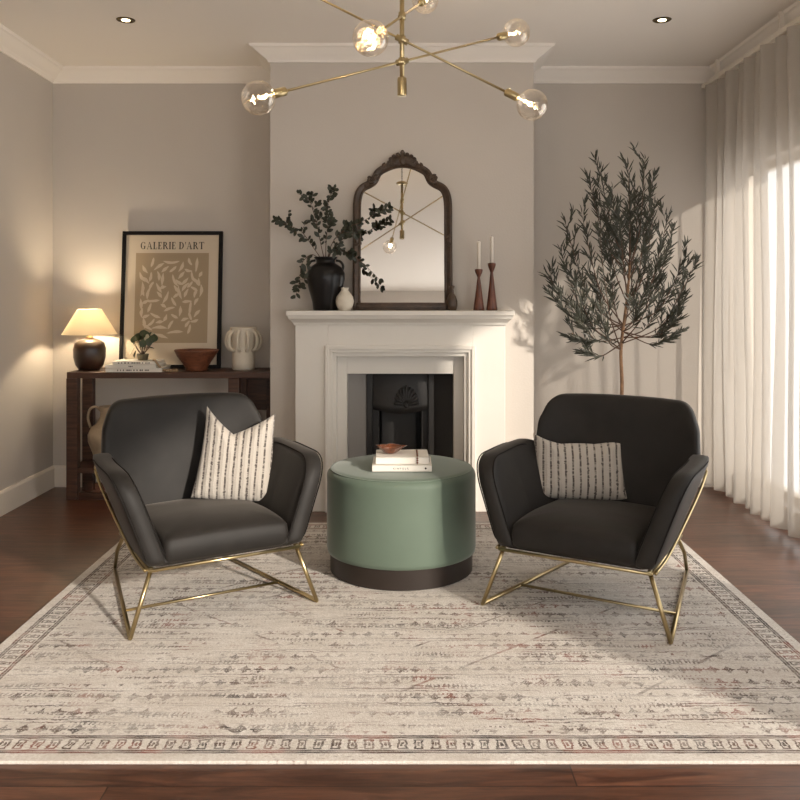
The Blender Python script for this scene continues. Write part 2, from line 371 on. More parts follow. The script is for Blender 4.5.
# right wall with two window openings, rear wall with one added for fill light
W1=(2.64,5.45,.10,2.05); W2=(-2.0,1.33,.10,2.40)
wr=MB(); X0,X1=XR,XR+.2
wr.box(X0,X1,YF-.2,W2[0],0,ZC); wr.box(X0,X1,W2[1],W1[0],0,ZC); wr.box(X0,X1,W1[1],YB,0,ZC)
for W in (W1,W2): wr.box(X0,X1,W[0],W[1],0,W[2]); wr.box(X0,X1,W[0],W[1],W[3],ZC)
struct('wall_right',wr,M['wall'])
wf=MB(); wf.box(XL,-1.4,YF-.2,YF,0,ZC); wf.box(1.4,XR,YF-.2,YF,0,ZC); wf.box(-1.4,1.4,YF-.2,YF,0,.3); wf.box(-1.4,1.4,YF-.2,YF,2.2,ZC)
struct('wall_front',wf,M['wall'])
br=MB(); br.box(-BX,-.31,BY,YB,0,ZC); br.box(.31,BX,BY,YB,0,ZC); br.box(-.31,.31,BY,YB,.80,ZC)
struct('wall_chimney_breast',br,M['wall'])
def window(name,W,nx):
    f=MB(); x0,x1=XR+.08,XR+.13; t=.045
    f.box(x0,x1,W[0],W[1],W[2],W[2]+t); f.box(x0,x1,W[0],W[1],W[3]-t,W[3])
    for k in range(nx+1):
        yy=W[0]+t/2+(W[1]-W[0]-t)*k/nx; f.box(x0,x1,yy-t/2,yy+t/2,W[2],W[3])
    o=struct(name,f,M['trim'])
    MB().box(XR+.1,XR+.106,W[0]+t,W[1]-t,W[2]+t,W[3]-t).build('pane',M['pane'],o)
window('window_1',W1,2); window('window_2',W2,1)
f=MB(); f.box(-1.4,1.4,YF-.12,YF-.07,.3,.36); f.box(-1.4,1.4,YF-.12,YF-.07,2.14,2.2)
for xx in (-1.375,0,1.375): f.box(xx-.025,xx+.025,YF-.12,YF-.07,.3,2.2)
o=struct('added_window_3',f,M['trim']); MB().box(-1.35,1.35,YF-.1,YF-.094,.36,2.14).build('pane',M['pane'],o)  # unseen rear window, added to let more light in

def sweep(path,prof,z0):
    n=len(path); P=[Vector(p) for p in path]; v=[];f=[]
    offs=[]
    for i in range(n):
        nn=[]
        if i>0: d=(P[i]-P[i-1]).normalized(); nn.append(Vector((d.y,-d.x)))
        if i<n-1: d=(P[i+1]-P[i]).normalized(); nn.append(Vector((d.y,-d.x)))
        if len(nn)==2:
            s=nn[0]+nn[1]; offs.append(s/(s.length_squared/2) if s.length>1e-6 else nn[0])
        else: offs.append(nn[0])
    m=len(prof)
    for i in range(n):
        for (a,b) in prof: q=P[i]+offs[i]*a; v.append((q.x,q.y,z0+b))
    for i in range(n-1):
        for j in range(m): k=(j+1)%m; f.append((i*m+j,i*m+k,(i+1)*m+k,(i+1)*m+j))
    f.append(tuple(range(m))); f.append(tuple((n-1)*m+j for j in range(m)))
    mb=MB(); mb.add(v,f,False); return mb
corn=[(0,0),(0,-.085),(.012,-.085),(.016,-.074),(.030,-.062),(.052,-.048),(.078,-.028),(.092,-.018),(.105,-.014),(.112,0)]
struct('trim_1',sweep([(XL,YF),(XL,YB),(-BX,YB),(-BX,BY),(BX,BY),(BX,YB),(XR,YB),(XR,YF)],corn,ZC),M['ceil'])
bb=[(0,0),(0,.14),(.010,.14),(.018,.125),(.018,0)]
struct('baseboard_left',sweep([(XL,YF),(XL,YB),(-BX,YB),(-BX,BY),(-.63,BY)],bb,0),M['trim'])
struct('baseboard_right',sweep([(.61,BY),(BX,BY),(BX,YB),(XR,YB)],bb,0),M['trim'])

# ------------------------------------------------------------------ fireplace
fp=thing('fireplace_surround','white painted fireplace surround with moulded frame and mantel shelf','fireplace',(-.01,4.94,0))
y0=0; yb=BY-4.94
fp_body=MB(); fp_body.box(-.61,-.42,0,yb,0,1.10,.003); fp_body.box(.42,.61,0,yb,0,1.10,.003); fp_body.box(-.4205,.4205,0,yb,.952,1.10,.003)
fp_body.build('pilasters_and_frieze',M['white'],fp)
mo=MB()
def ring(x,z,wd,ya,ybk): mo.box(-x,-x+wd,ya,ybk,0,z,.002); mo.box(x-wd,x,ya,ybk,0,z,.002); mo.box(-x+wd,x-wd,ya,ybk,z-wd,z,.002)
ring(.436,.966,.022,-.018,.01); ring(.418,.948,.022,-.008,.03); ring(.398,.928,.025,.012,.06)
mo.build('frame_moulding',M['white'],fp)
sl=MB(); sl.box(-.375,-.315,.085,.15,0,.905,.002); sl.box(.315,.375,.085,.15,0,.905,.002); sl.box(-.3155,.3155,.085,.15,.795,.905,.002)
sl.box(-.40,-.372,.05,.15,0,.93); sl.box(.372,.40,.05,.15,0,.93); sl.box(-.372,.372,.05,.15,.903,.93)
sl.build('inner_slip',M['white'],fp)
sh=MB(); sh.box(-.655,.655,-.075,yb,1.142,1.17,.003)
pr=[(0,1.085),(-.012,1.085),(-.018,1.10),(-.035,1.112),(-.055,1.124),(-.062,1.142),(0,1.142)]
v=[];
for (sx) in (-1,1):
    for (a,z) in pr: v.append((sx*(.61-a*.62),a,z))
mm=len(pr); fcs=[tuple(range(mm)),tuple(range(mm,2*mm))]+[(j,(j+1)%mm,mm+(j+1)%mm,mm+j) for j in range(mm)]
sh.add(v,fcs,False)
for sx in (-1,1):
    v=[(sx*(.61-a*.62),a,z) for (a,z) in pr]+[(sx*(.61-a*.62),yb,z) for (a,z) in pr]
    sh.add(v,[(j,(j+1)%mm,mm+(j+1)%mm,mm+j) for j in range(mm)],False)
sh.build('mantel_shelf',M['white'],fp)

ins=thing('fireplace_insert','black cast iron arched fireplace insert with splayed cheeks inside the white surround','fireplace insert',(-.01,5.09,0))
for s,m_ in ((-1,M['iron_lit']),(1,M['iron'])):  # left cheek gets the paler iron so it looks lit
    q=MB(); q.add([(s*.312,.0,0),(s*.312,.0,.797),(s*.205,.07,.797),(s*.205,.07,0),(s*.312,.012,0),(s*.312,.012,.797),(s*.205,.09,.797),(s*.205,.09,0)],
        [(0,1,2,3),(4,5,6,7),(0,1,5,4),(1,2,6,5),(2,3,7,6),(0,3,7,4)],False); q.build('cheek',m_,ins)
q=MB(); q.box(-.205,-.17,.062,.10,0,.797,.003); q.box(.17,.205,.062,.10,0,.797,.003)
q.build('front_frame',M['iron'],ins)
# hood with a curved lower lip
q=MB(); n=16; v=[];f_=[]
for i in range(n+1):
    x=-.17+.34*i/n; c=(1-(x/.17)**2); v+= [(x,.075-.0*c,.797),(x,.075-.05*c,.60),(x,.075-.06*c,.57-.022*c),(x,.10,.57-.022*c)]
for i in range(n):
    for j in range(3): a=i*4+j; f_.append((a,a+1,a+5,a+4))
q.add(v,f_); q.build('hood',M['iron'],ins)
q=MB()
for i in range(11):
    a=PI*(.04+.92*i/10); pts=[]
    for k in range(6):
        R_=.015+.085*k/5*(1-.12*abs(math.cos(a))); zz=.598+R_*math.sin(a)*1.15; pts.append((.036+R_*math.cos(a)*.85,.030+(zz-.6)/.197*.05-.006,zz))
    q.tube(pts,[.004,.006,.0085,.0105,.011,.006],7)
q.ball((.036,.022,.596),.016,10,(1,.5,1)); q.build('shell_ornament',M['iron'],ins)
q=MB(); q.box(-.17,-.13,.10,.40,0,.57); q.box(.13,.17,.10,.40,0,.57); q.box(-.13,.13,.38,.40,0,.57); q.box(-.13,.13,.10,.38,0,.02); q.box(-.17,.17,.10,.40,.57,.585)
q.build('firebox',M['iron'],ins)
q=MB(); q.box(-.12,.10,.30,.33,.02,.55,.004); q.build('fire_back',mat('fireback_iron',(.05,.047,.045),.5),ins)
q=MB()
for k in range(7): q.box(-.11+k*.035,-.10+k*.035,.13,.145,.03,.22,.002)
q.box(-.13,.13,.125,.15,.20,.215,.002); q.box(-.13,.13,.125,.15,.02,.035,.002); q.build('grate',M['iron'],ins)
# back wall pieces hiding the space around the insert
q=MB(); q.box(-.32,.32,.10,.11,.585,.80); q.box(-.32,-.17,.095,.105,0,.60); q.box(.17,.32,.095,.105,0,.60); q.build('backing_plate',M['iron'],ins)

# ------------------------------------------------------------------ curtain
ct=thing('curtain','floor length off-white sheer curtain in soft folds along the right wall','curtain',(1.985,4.75,0))
mb=MB(); n=170; m=12; v=[];f_=[]
for i in range(n+1):
    yy=.80-1.62*i/n
    for j in range(m+1):
        t=j/m; z=.045+2.565*t
        a=.030+.014*(1-t)
        x=a*math.sin(yy*44+1.3*math.sin(yy*7))+.012*math.sin(yy*23+2*t)+.008*math.sin(6*t+yy*5)
        v.append((x,yy,z))
for i in range(n):
    for j in range(m): a=i*(m+1)+j; f_.append((a,a+m+1,a+m+2,a+1))
mb.add(v,f_); mb.build('drape',M['sheer'],ct)
tag(MB().box(-.025,.025,-1.6,.82,-.03,0,.004).build('curtain_track',M['trim'],None,(1.985,4.75,ZC-.10)),'white curtain track under the cornice above the sheer curtain','curtain track')
tk=bpy.data.objects['curtain_track']
for yy in (-1.2,-.3,.6): MB().box(-.012,.012,yy-.012,yy+.012,0,.10).build('bracket',M['trim'],tk)

# ------------------------------------------------------------------ rug
rb=MB(); rb.box(-RX,RX,-RY,RY,0,.010,.003)
tag(rb.build('area_rug',M['rug'],None,(-.005,2.27+RY,.0)),'large cream distressed rug with faded red and brown rows of motifs','rug')
RZ=.010

# ------------------------------------------------------------------ armchairs
def arm_pad(s):
    ol=round_poly([(-.450,.245),(-.430,.588),(.05,.607),(.12,.262)],[.035,.14,.05,.04],8)
    def mp(u,v_,w_):
        h=(v_-.25)/.34
        t=max(0,(u+.20)/.3); x=.270+.122*h-.035*t*t-.055*t*(1-min(1,max(0,h)))
        return (s*(x+w_),u,v_+.0)
    return MB().puffy(ol,.044,mp,p=6,rings=10,cen=(-.20,.44))
def make_chair(label,loc,rz,mirror):
    t=thing('armchair',label,'armchair',loc,rz,'dark velvet armchairs either side of the ottoman')
    V=M['velvet']
    for s in (-1,1):
        a=arm_pad(s).build('arm',V,t)
        # piping runs round the outer and inner seam
        ol=round_poly([(-.450,.245),(-.430,.588),(.05,.607)],[.03,.14,.05],8)
        for off in (.036,-.036):
            pts=[]
            for (u,v_) in ol:
                if u>.02: continue
                h=(v_-.25)/.34; tt=max(0,(u+.20)/.3); x=.270+.122*h-.035*tt*tt-.055*tt*(1-min(1,max(0,h)))
                cx,cz=-.20,.44; k=.974
                uu=cx+(u-cx)*k; vv=cz+(v_-cz)*k
                if vv<.262: continue
                pts.append((s*(x+off),uu,vv))
            MB().tube(pts,.0026,6).build('piping',M['piping'],a)
    ol=round_poly([(-.29,.25),(-.385,.56),(-.375,.68),(-.325,.785),(.325,.785),(.375,.68),(.385,.56),(.29,.25)],[.03,.1,.12,.10,.10,.12,.1,.03],7)
    def mp(u,v_,w_):
        h=(v_-.25)/.53; e=abs(u)/.4
        return (u*.935, .130+.085*h-.09*e**3.2+w_, v_+.006+.012*(1-e*e)*(h>.9))
    MB().puffy(ol,.048,mp,p=6,rings=11).build('backrest',V,t)
    # seat cushion
    ol=round_poly([(-.250,-.450),(.250,-.450),(.245,.14),(-.245,.14)],[.03,.03,.04,.04],6)
    def mc(u,v_,w_):
        f=max(0,-(v_+.25)/.19); return (u,v_,.303-.018*max(0,(v_+.2)/.34)+w_+.012*math.cos(u*5)*(w_>0)-.012*f*f*(w_>0))
    MB().puffy(ol,.066,mc,p=5,rings=10).build('seat_cushion',V,t)
    ol=round_poly([(-.290,-.440),(.290,-.440),(.265,.20),(-.265,.20)],[.03]*4,4)
    MB().puffy(ol,.022,lambda u,v_,w_:(u,v_,.264+w_),p=8,rings=6).build('seat_base',V,t)
    B=M['brass']; r=.0085
    ff=lambda s:(s*.370,-.440,r); rf=lambda s:(s*.240,.40,r)
    rail=MB(); rail.tube([(-.300,-.432,.236),(.300,-.432,.236)],.007); rail.tube([(-.275,.14,.236),(.275,.14,.236)],.007)
    for s in (-1,1):
        rail.tube([(s*.300,-.432,.236),(s*.275,.14,.236)],.007)
        rail.tube(catmull([(s*.314,-.428,.238),(s*.322,-.28,.262),(s*.350,-.12,.360),(s*.376,.02,.46),(s*.385,.10,.52)],5),.006)
    rail.tube(catmull([(-.385,.10,.52),(-.33,.19,.53),(0,.245,.53),(.33,.19,.53),(.385,.10,.52)],5),.006)
    rail.build('frame_rail',B,t)
    for s in (-1,1):
        MB().tube([ff(s),(s*.290,-.415,.236)],r,10).ball(ff(s),r,8).ball((s*.29,-.415,.236),.011,8).build('leg',B,t)
        MB().tube([rf(s),(s*.245,.33,.11),(s*.250,.15,.236)],r,10).ball(rf(s),r,8).build('leg',B,t)
        MB().tube([ff(s),rf(s)],r,10).build('floor_bar',B,t)
    MB().tube([(-.328,-.16,r+.002),(.328,-.16,r+.002)],.006,8).build('stretcher',B,t)
    return t
chairL=make_chair('charcoal velvet armchair with brass legs left of ottoman, chopped square pillow on it',(-.890,3.635,RZ),math.radians(31),1)
chairR=make_chair('charcoal velvet armchair with brass legs right of ottoman, low oblong pillow on it',(.868,3.600,RZ),math.radians(-31),-1)

# ------------------------------------------------------------------ pillows
def pillow(name,label,w_,h,dip,thick,loc,rot,ear,wt=1.0):
    n=12; ol=[]
    W,H=w_/2,h/2
    def side(a,b,k,bow):
        a=Vector(a);b=Vector(b);d=b-a;nn=Vector((-d.y,d.x)).normalized()
        return [tuple(a.lerp(b,i/k)+nn*bow*math.sin(PI*i/k)) for i in range(k)]
    WB=W*1.08; WT=W*wt; ol+=side((-WB,-H),(WB,-H),16,-.004)
    ol+=side((WB,-H),(WT,H),14,.012)
    if dip>.05:
        ol+=side((WT,H),(-.025,H-dip),10,.006); ol+=side((-.025,H-dip),(-WT,H+ear),10,.006)
    else: ol+=side((WT,H),(WT*.3,H-dip*.9),6,0.004)+side((WT*.3,H-dip*.9),(-W*.45,H-dip),6,-.003)+side((-W*.45,H-dip),(-WT,H+ear),6,.006)
    ol+=side((-WT,H+ear),(-WB,-H),14,.012)
    def mp(u,v_,w2):
        e=max(0,(v_+H)/(2*H)); crease=0
        if dip>.05: crease=-.022*math.exp(-((u+.02)/.035)**2)*max(0,e-.35)*(1 if w2>0 else 0)
        return (u,-(w2+crease*(w2>0)),v_+H)
    q=MB().puffy(ol,thick,mp,p=2.3,rings=14,cen=(0,-.03))
    o=q.build(name,M['pillow'],None,loc); o.rotation_euler=rot
    return tag(o,label,'pillow','striped pillows on the armchairs')
pillow('throw_pillow','square cream pillow with dark stripes and chopped top, on left armchair',.335,.378,.100,.062,(-.728,3.670,.374),(math.radians(-14),math.radians(4),math.radians(6)),.018,.90)
pillow('throw_pillow','low oblong cream pillow with dark stripes, on right armchair',.375,.268,.035,.055,(.778,3.690,.374),(math.radians(-16),math.radians(1),math.radians(-4)),.008,1.10)

# ------------------------------------------------------------------ ottoman
ot=thing('ottoman','round sage green velvet ottoman with dark plinth, between the two armchairs','ottoman',(-.003,3.90,RZ))
MB().lathe([(.318,0),(.325,.004),(.325,.088)],72).build('plinth',M['darkwood'],ot,auto=40)
pr=[(.325,.088),(.337,.092),(.340,.11)]+[(.340,.20),(.340,.33),(.340,.40)]+[(.295+.045*math.cos(a),.428+.038*math.sin(a)) for a in [PI/2*k/8 for k in range(9)]]+[(.20,.470),(.08,.472),(.002,.472)]
MB().lathe(pr,96).build('upholstered_drum',M['green'],ot)
MB().tube([(.3215*math.cos(2*PI*i/72),.3215*math.sin(2*PI*i/72),.459) for i in range(73)],.0028,6,False).build('top_seam',M['green'],ot)

def book(name,label,w_,d,h,loc,rz,group,marks=0,cat='book',cover=None,spine='front'):
    t=thing(name,label,cat,loc,rz,group)
    cv=cover or M['cover']; c=MB(); c.box(-w_/2,w_/2,-d/2,d/2,0,.0025,.0008); c.box(-w_/2,w_/2,-d/2,d/2,h-.0025,h,.0008); c.box(-w_/2,w_/2,-d/2,-d/2+.003,0,h,.0008)
    c.build('cover',cv,t); MB().box(-w_/2+.004,w_/2-.004,-d/2+.002,d/2-.004,.0025,h-.0025).build('pages',M['paper'],t)
    return t
def txt(parent,s,size,loc,m_,rot=(PI/2,0,0),al='CENTER',ex=.0002,sx=1):
    cu=bpy.data.curves.new('lettering','FONT'); cu.body=s; cu.size=size; cu.align_x=al; cu.extrude=ex; cu.resolution_u=3
    o=bpy.data.objects.new('lettering_source',cu); COL.objects.link(o); dg=bpy.context.evaluated_depsgraph_get()
    me=bpy.data.meshes.new_from_object(o.evaluated_get(dg)); bpy.data.objects.remove(o)
    me.materials.clear(); me.materials.append(m_); n=bpy.data.objects.new('lettering',me); COL.objects.link(n); n.parent=parent; n.location=loc; n.rotation_euler=rot; n.scale=(sx,1,1); return n
OT=RZ+.472
b1=book('book','white book with dark lettering on spine, bottom of the pair on ottoman',.262,.20,.030,(.0,3.83,OT),math.radians(0),'books on the ottoman')
txt(b1,'K I N F O L K',.012,(-.005,-.1005,.010),M['ink'])
MB().lathe([(.0045,0),(.0045,.0008)],12).build('spine_mark',M['ink'],b1).matrix_local=Matrix.Translation((.104,-.1,.015))@Matrix.Rotation(PI/2,4,'X')
b2=book('book','plain white book on top of the pair on ottoman',.235,.19,.030,(.0,3.845,OT+.0302),math.radians(1),'books on the ottoman')
MB().box(.116,.121,-.07,-.03,.004,.026).build('dark_label',M['ink'],b2)
# bead tassel draped over the upper book
q=MB()
pts=[(.068,3.844+.05-.012*i,OT+.0602+.004) for i in range(12)]
pts+=[(.068,3.746,OT+.056-.0095*i) for i in range(5)]
for i,p in enumerate(pts): q.ball(p,.0045,8)
tag(q.build('bead_tassel',M['amber'],None),'short string of amber beads draped over the front of the books','bead string')
# amber leaf shaped dish
q=MB(); n=40; prof=[(.004,.0),(.022,.001),(.034,.008),(.048,.022),(.060,.030),(.062,.032),(.058,.031),(.045,.024),(.030,.012),(.004,.008)]
q.lathe(prof,n,(0,0,0),True,lambda a,z:1+(.16*math.sin(5*a+.6)+.08*math.sin(9*a))*(z/.03))
o=q.build('dish',M['amber'],None,(-.052,3.84,OT+.0604)); o.scale=(1,.9,1.1); tag(o,'small amber glass dish with wavy rim on top of the white books','dish')

# ------------------------------------------------------------------ console table
TX0,TX1,TY0,TY1,TZ=-2.06,-.80,5.22,5.565,.787
ctb=thing('console_table','dark walnut console table with lower shelf against the left wall recess','console table',(-1.43,5.39,0))
def L(x): return x+1.43
MB().box(TX0+1.43,TX1+1.43,TY0-5.39,TY1-5.39,TZ-.038,TZ,.003).build('table_top',M['table'],ctb)
for x in (TX0+.03,-1.035):
    for y in (-.14,.12): MB().box(L(x)-.034,L(x)+.034,y-.028,y+.028,0,TZ-.038,.003).build('leg',M['table'],ctb)
MB().box(L(TX0),L(-1.0),-.165,.16,.165,.195,.003).build('lower_shelf',M['table'],ctb)
q=MB(); q.box(L(TX0)+.07,L(-1.07),-.165,-.14,.0,.045,.003); q.box(L(TX0)+.07,L(-1.07),.11,.135,.0,.045,.003); q.build('bottom_rail',M['table'],ctb)
MB().box(L(-1.0),L(-.86),.10,.13,.52,.749,.002).build('shade_panel',M['table'],ctb)  # dark sheet standing in for the shade between leg and chimney breast
MB().box(L(-.875),L(-.82),.09,.145,0,.749,.002).build('leg',M['table'],ctb)

# table lamp
lp=thing('table_lamp','lit table lamp with dark glazed ball base and cream tapered shade on console','lamp',(-1.985,5.40,TZ))
pr=[(.045,0),(.065,.003),(.085,.03),(.098,.08),(.100,.13),(.090,.170),(.060,.190),(.03,.196),(.022,.2)]
MB().lathe(pr,48).build('base',mat('brown_black_glaze',(.030,.014,.009),.3,var=.4,vscale=12),lp)
MB().lathe([(.022,.198),(.026,.203),(.018,.212),(.012,.214),(.010,.25)],24).build('neck',M['brass'],lp)
s=MB(); n=48; prof=[(.168,.225),(.072,.385)]
v=[];f_=[]
for (r,z) in prof+[(p[0]-.003,p[1]) for p in prof[::-1]]:
    for i in range(n): a=2*PI*i/n; v.append((r*math.cos(a),r*math.sin(a),z))
for j in range(4):
    for i in range(n): f_.append((j*n+i,j*n+(i+1)%n,((j+1)%4)*n+(i+1)%n,((j+1)%4)*n+i))
s.add(v,f_); s.build('lamp_shade',M['shade'],lp,auto=40)
MB().ball((0,0,.275),.024,12,(1,1,1.2)).build('bulb',M['bulb'],lp)
pl=bpy.data.lights.new('table_lamp_light','POINT'); pl.energy=17.0; pl.color=(1,.80,.54); pl.shadow_soft_size=.03
po=bpy.data.objects.new('table_lamp_light',pl); COL.objects.link(po); po.location=(-1.985,5.40,TZ+.31)

# framed print leaning on the wall
FW,FH=.655,.895
art=thing('framed_print','tall black framed gallery poster of pale leaf shapes leaning on the wall','framed print',(-1.500,5.478,TZ+.001))
art.rotation_euler=(math.radians(-5.0),0,0)
q=MB(); fw=.024; q.box(-FW/2,-FW/2+fw,0,.025,0,FH,.002); q.box(FW/2-fw,FW/2,0,.025,0,FH,.002); q.box(-FW/2+fw,FW/2-fw,0,.025,0,fw,.002); q.box(-FW/2+fw,FW/2-fw,0,.025,FH-fw,FH,.002)
q.build('frame',M['black'],art)
MB().box(-FW/2+fw,FW/2-fw,.012,.020,fw,FH-fw).build('paper',M['paperprint'],art)
PX0,PX1,PZ0,PZ1=-.238,.238,.165,.752
MB().box(PX0,PX1,.0112,.0125,PZ0,PZ1).build('printed_panel',M['taupe'],art)
lf=MB()
def flat_leaf(x,z,a,L_,W_):
    n=7; up=[];dn=[]
    bend=random.uniform(-.12,.12)*L_
    for i in range(n+1):
        t=i/n; wd=W_*math.sin(PI*t)**.8*(.85+.3*math.sin(9*t+x*50)*.5); c=bend*math.sin(PI*t); up.append((L_*(t-.5),c+wd)); dn.append((L_*(t-.5),c-wd))
    pts=up+dn[::-1][1:-1]
    lf.add([(x+p*math.cos(a)-q_*math.sin(a),.0105,z+p*math.sin(a)+q_*math.cos(a)) for p,q_ in pts],[tuple(range(len(pts)))],False)
placed=[]
def put_leaf(px,py,deg,L_=None):
    x=(px-415)/860*.97; z=.752-(py-190)/(715-190)*.587; flat_leaf(x,z,math.radians(deg),(L_ or .052)*1.12,.0115)
for (px,py,dg,ln) in [(300,245,75,.06),(260,285,-55,.06),(340,270,35,.075),(410,237,0,.10),(375,285,40,.06),(420,285,40,.055),(465,270,65,.07),(470,320,50,.06),(520,240,-65,.05),(556,260,85,.09),(510,290,-15,.05),(540,330,-70,.07),(580,315,60,.04),(555,360,-55,.06),
  (245,330,-60,.07),(290,330,80,.06),(265,350,-45,.06),(335,325,-80,.06),(362,345,85,.08),(342,395,-60,.07),(365,395,20,.045),(240,400,85,.09),(285,425,75,.08),(250,420,-70,.05),(435,350,-65,.08),(460,360,-35,.06),(490,355,45,.06),(495,390,50,.07),(465,420,-75,.09),(440,400,-60,.05),
  (500,425,65,.06),(520,375,50,.05),(545,400,-30,.05),(580,410,85,.08),(575,360,-80,.05),(380,450,65,.085),(345,435,-50,.05),(310,470,5,.08),(265,475,30,.05),(240,490,-85,.07),(290,510,70,.06),(430,475,-60,.06),(405,520,20,.07),(370,500,-30,.04),(465,530,85,.065),(505,475,5,.06),(525,510,85,.08),(560,475,60,.05),
  (565,545,50,.06),(325,555,-25,.07),(250,540,85,.06),(380,570,65,.05),(435,560,-30,.05),(495,580,20,.05),(550,585,15,.05),(525,560,-70,.05),(300,595,45,.06),(260,600,-80,.07),(415,610,60,.06),(510,605,55,.05),(350,632,0,.10),(520,635,75,.06),(440,655,5,.10),(360,675,-18,.09),(280,625,-30,.07),(270,560,20,.05),(300,380,60,.05),(555,430,70,.05),(440,440,40,.04),(350,595,10,.05)]:
    put_leaf(px,py,dg,ln)
lf.build('leaf_shapes',M['leafprint'],art)
# serif lettering: built from thick stems, thin bars and slab serifs
def letters(word,x,z,h,mb,y):
    tk=h*.20; th=h*.075; adv=0
    def R(a,b,c,d): mb.add([(x+a,y,z+c),(x+b,y,z+c),(x+b,y,z+d),(x+a,y,z+d)],[(0,1,2,3)],False)
    def Q(p): mb.add([(x+a,y,z+b) for a,b in p],[tuple(range(len(p)))],False)
    def stem(a): R(a,a+tk,0,h); R(a-h*.07,a+tk+h*.07,0,th); R(a-h*.07,a+tk+h*.07,h-th,h)
    def arc(cx,cz,rx,rz,a0,a1,w0,w1):
        n=14
        for i in range(n):
            u=[math.radians(a0+(a1-a0)*(i+k)/n) for k in (0,1)]
            def wd(q): return w0+(w1-w0)*abs(math.cos(q))
            Q([(cx+rx*math.cos(u[0]),cz+rz*math.sin(u[0])),(cx+rx*math.cos(u[1]),cz+rz*math.sin(u[1])),(cx+(rx-wd(u[1]))*math.cos(u[1]),cz+(rz-wd(u[1])*.6)*math.sin(u[1])),(cx+(rx-wd(u[0]))*math.cos(u[0]),cz+(rz-wd(u[0])*.6)*math.sin(u[0]))])
    for ch in word:
        W_=h*.75
        if ch=='G': arc(h*.42,h*.5,h*.42,h*.5,48,340,th,tk); R(h*.58,h*.58+tk*.8,h*.05,h*.42); R(h*.48,h*.86,h*.40,h*.46); R(h*.68,h*.74,h*.68,h*.95); W_=h*.98
        elif ch=='A':
            Q([(h*.38,h),(h*.48,h),(h*.86,0),(h*.86-tk,0)]); Q([(h*.38,h),(h*.43,h),(h*.13,0),(h*.07,0)]); R(h*.2,h*.6,h*.3,h*.36); R(0,h*.24,0,th); R(h*.56,h*.96,0,th); W_=h*1.0
        elif ch=='L': stem(h*.08); R(h*.08,h*.62,0,th); R(h*.58,h*.64,0,h*.28); W_=h*.74
        elif ch=='E': stem(h*.08); R(h*.08,h*.62,0,th); R(h*.58,h*.64,0,h*.26); R(h*.08,h*.58,h-th,h); R(h*.54,h*.60,h*.76,h); R(h*.08,h*.46,h*.48,h*.54); R(h*.42,h*.47,h*.38,h*.64); W_=h*.76
        elif ch=='R': stem(h*.08); arc(h*.36,h*.75,h*.30,h*.25,-90,90,th,tk); R(h*.1,h*.4,h-th,h); R(h*.1,h*.4,h*.5,h*.56); Q([(h*.34,h*.52),(h*.52,h*.52),(h*.86,0),(h*.66,0)]); R(h*.64,h*.9,0,th); W_=h*.95
        elif ch=='I': stem(h*.08); W_=h*.42
        elif ch=='D': stem(h*.08); arc(h*.30,h*.5,h*.5,h*.5,-90,90,th,tk); R(h*.1,h*.34,h-th,h); R(h*.1,h*.34,0,th); W_=h*.92
        elif ch=="'": Q([(h*.03,h),(h*.18,h),(h*.10,h*.62),(h*.06,h*.62)]); W_=h*.26
        elif ch=='T': stem(h*.32); R(h*.02,h*.82,h-th,h); R(h*.0,h*.06,h*.74,h); R(h*.78,h*.84,h*.74,h); W_=h*.86
        elif ch==' ': W_=h*.34
        x+=W_+h*.05
    return x
tm=MB(); xe=letters("GALERIE D'ART",0,0,.048,tm,0)
o=tm.build('lettering',M['ink'],art); o.scale=(.418/xe,1,1); o.location=(-.209,.0108,.777)

# three books on the console, small plant, beads
specs=[(.345,.22,.024,-1.650,'books on the console'),(.315,.21,.020,-1.665,'books on the console'),(.27,.19,.020,-1.650,'books on the console')]
z=TZ; labs=['cream book with printed spine, bottom of the three on console table','pale book in the middle of the three on console table','white book on top of the three on console, under the small plant']
words=['LAIR','N','MOLENAAR']
for i,(w_,d,h,x,g_) in enumerate(specs):
    b=book('book',labs[i],w_,d,h,(x,5.33,z+.0003*i),math.radians((1,-2,1)[i]),g_)
    z+=h+.0003
    q=MB(); rr=random.Random(i+3); xx=-.10 if i!=1 else -.012
    while xx<(.10 if i!=1 else .012):
        ww=rr.uniform(.004,.010); q.box(xx,xx+ww,-d/2-.0006,-d/2-.0001,h*.32,h*.68); xx+=ww+rr.choice([.003,.003,.012])
    q.build('spine_print',M['ink'],b)
pp=thing('small_potted_plant','small round leafed house plant in a little pot on the console books','plant',(-1.625,5.33,z+.0005))
MB().lathe([(.024,0),(.030,.003),(.036,.035),(.037,.040),(.033,.040),(.030,.03),(.003,.03)],32).build('pot',mat('dark_olive_pot',(.10,.085,.05),.4),pp)
st=MB(); lv=MB(); pv=MB()
def oval(mb,c,nrm,up,L_,W_,fold=.15):
    nrm=Vector(nrm).normalized(); up=Vector(up); up=(up-nrm*up.dot(nrm)).normalized(); sd=up.cross(nrm); c=Vector(c)
    n=6; v=[c]; 
    e=[c+up*L_]; r=[];l=[]
    for i in range(1,n):
        t=i/n; w2=W_*math.sin(PI*t)**.7; r.append(c+up*L_*t+sd*w2+nrm*fold*w2); l.append(c+up*L_*t-sd*w2+nrm*fold*w2)
    mid=[c+up*L_*t/n for t in range(1,n)]
    V=[c]+r+l+mid+[e[0]]; k=n-1; f_=[(0,1,1+2*k),(0,1+2*k,1+k)]
    for i in range(k-1): f_+= [(1+i,2+i,2+2*k+i,1+2*k+i),(1+k+i,1+2*k+i,2+2*k+i,2+k+i)]
    f_+=[(k,3*k+1,3*k),(2*k,3*k,3*k+1)]
    mb.add(V,f_)
rr=random.Random(11)
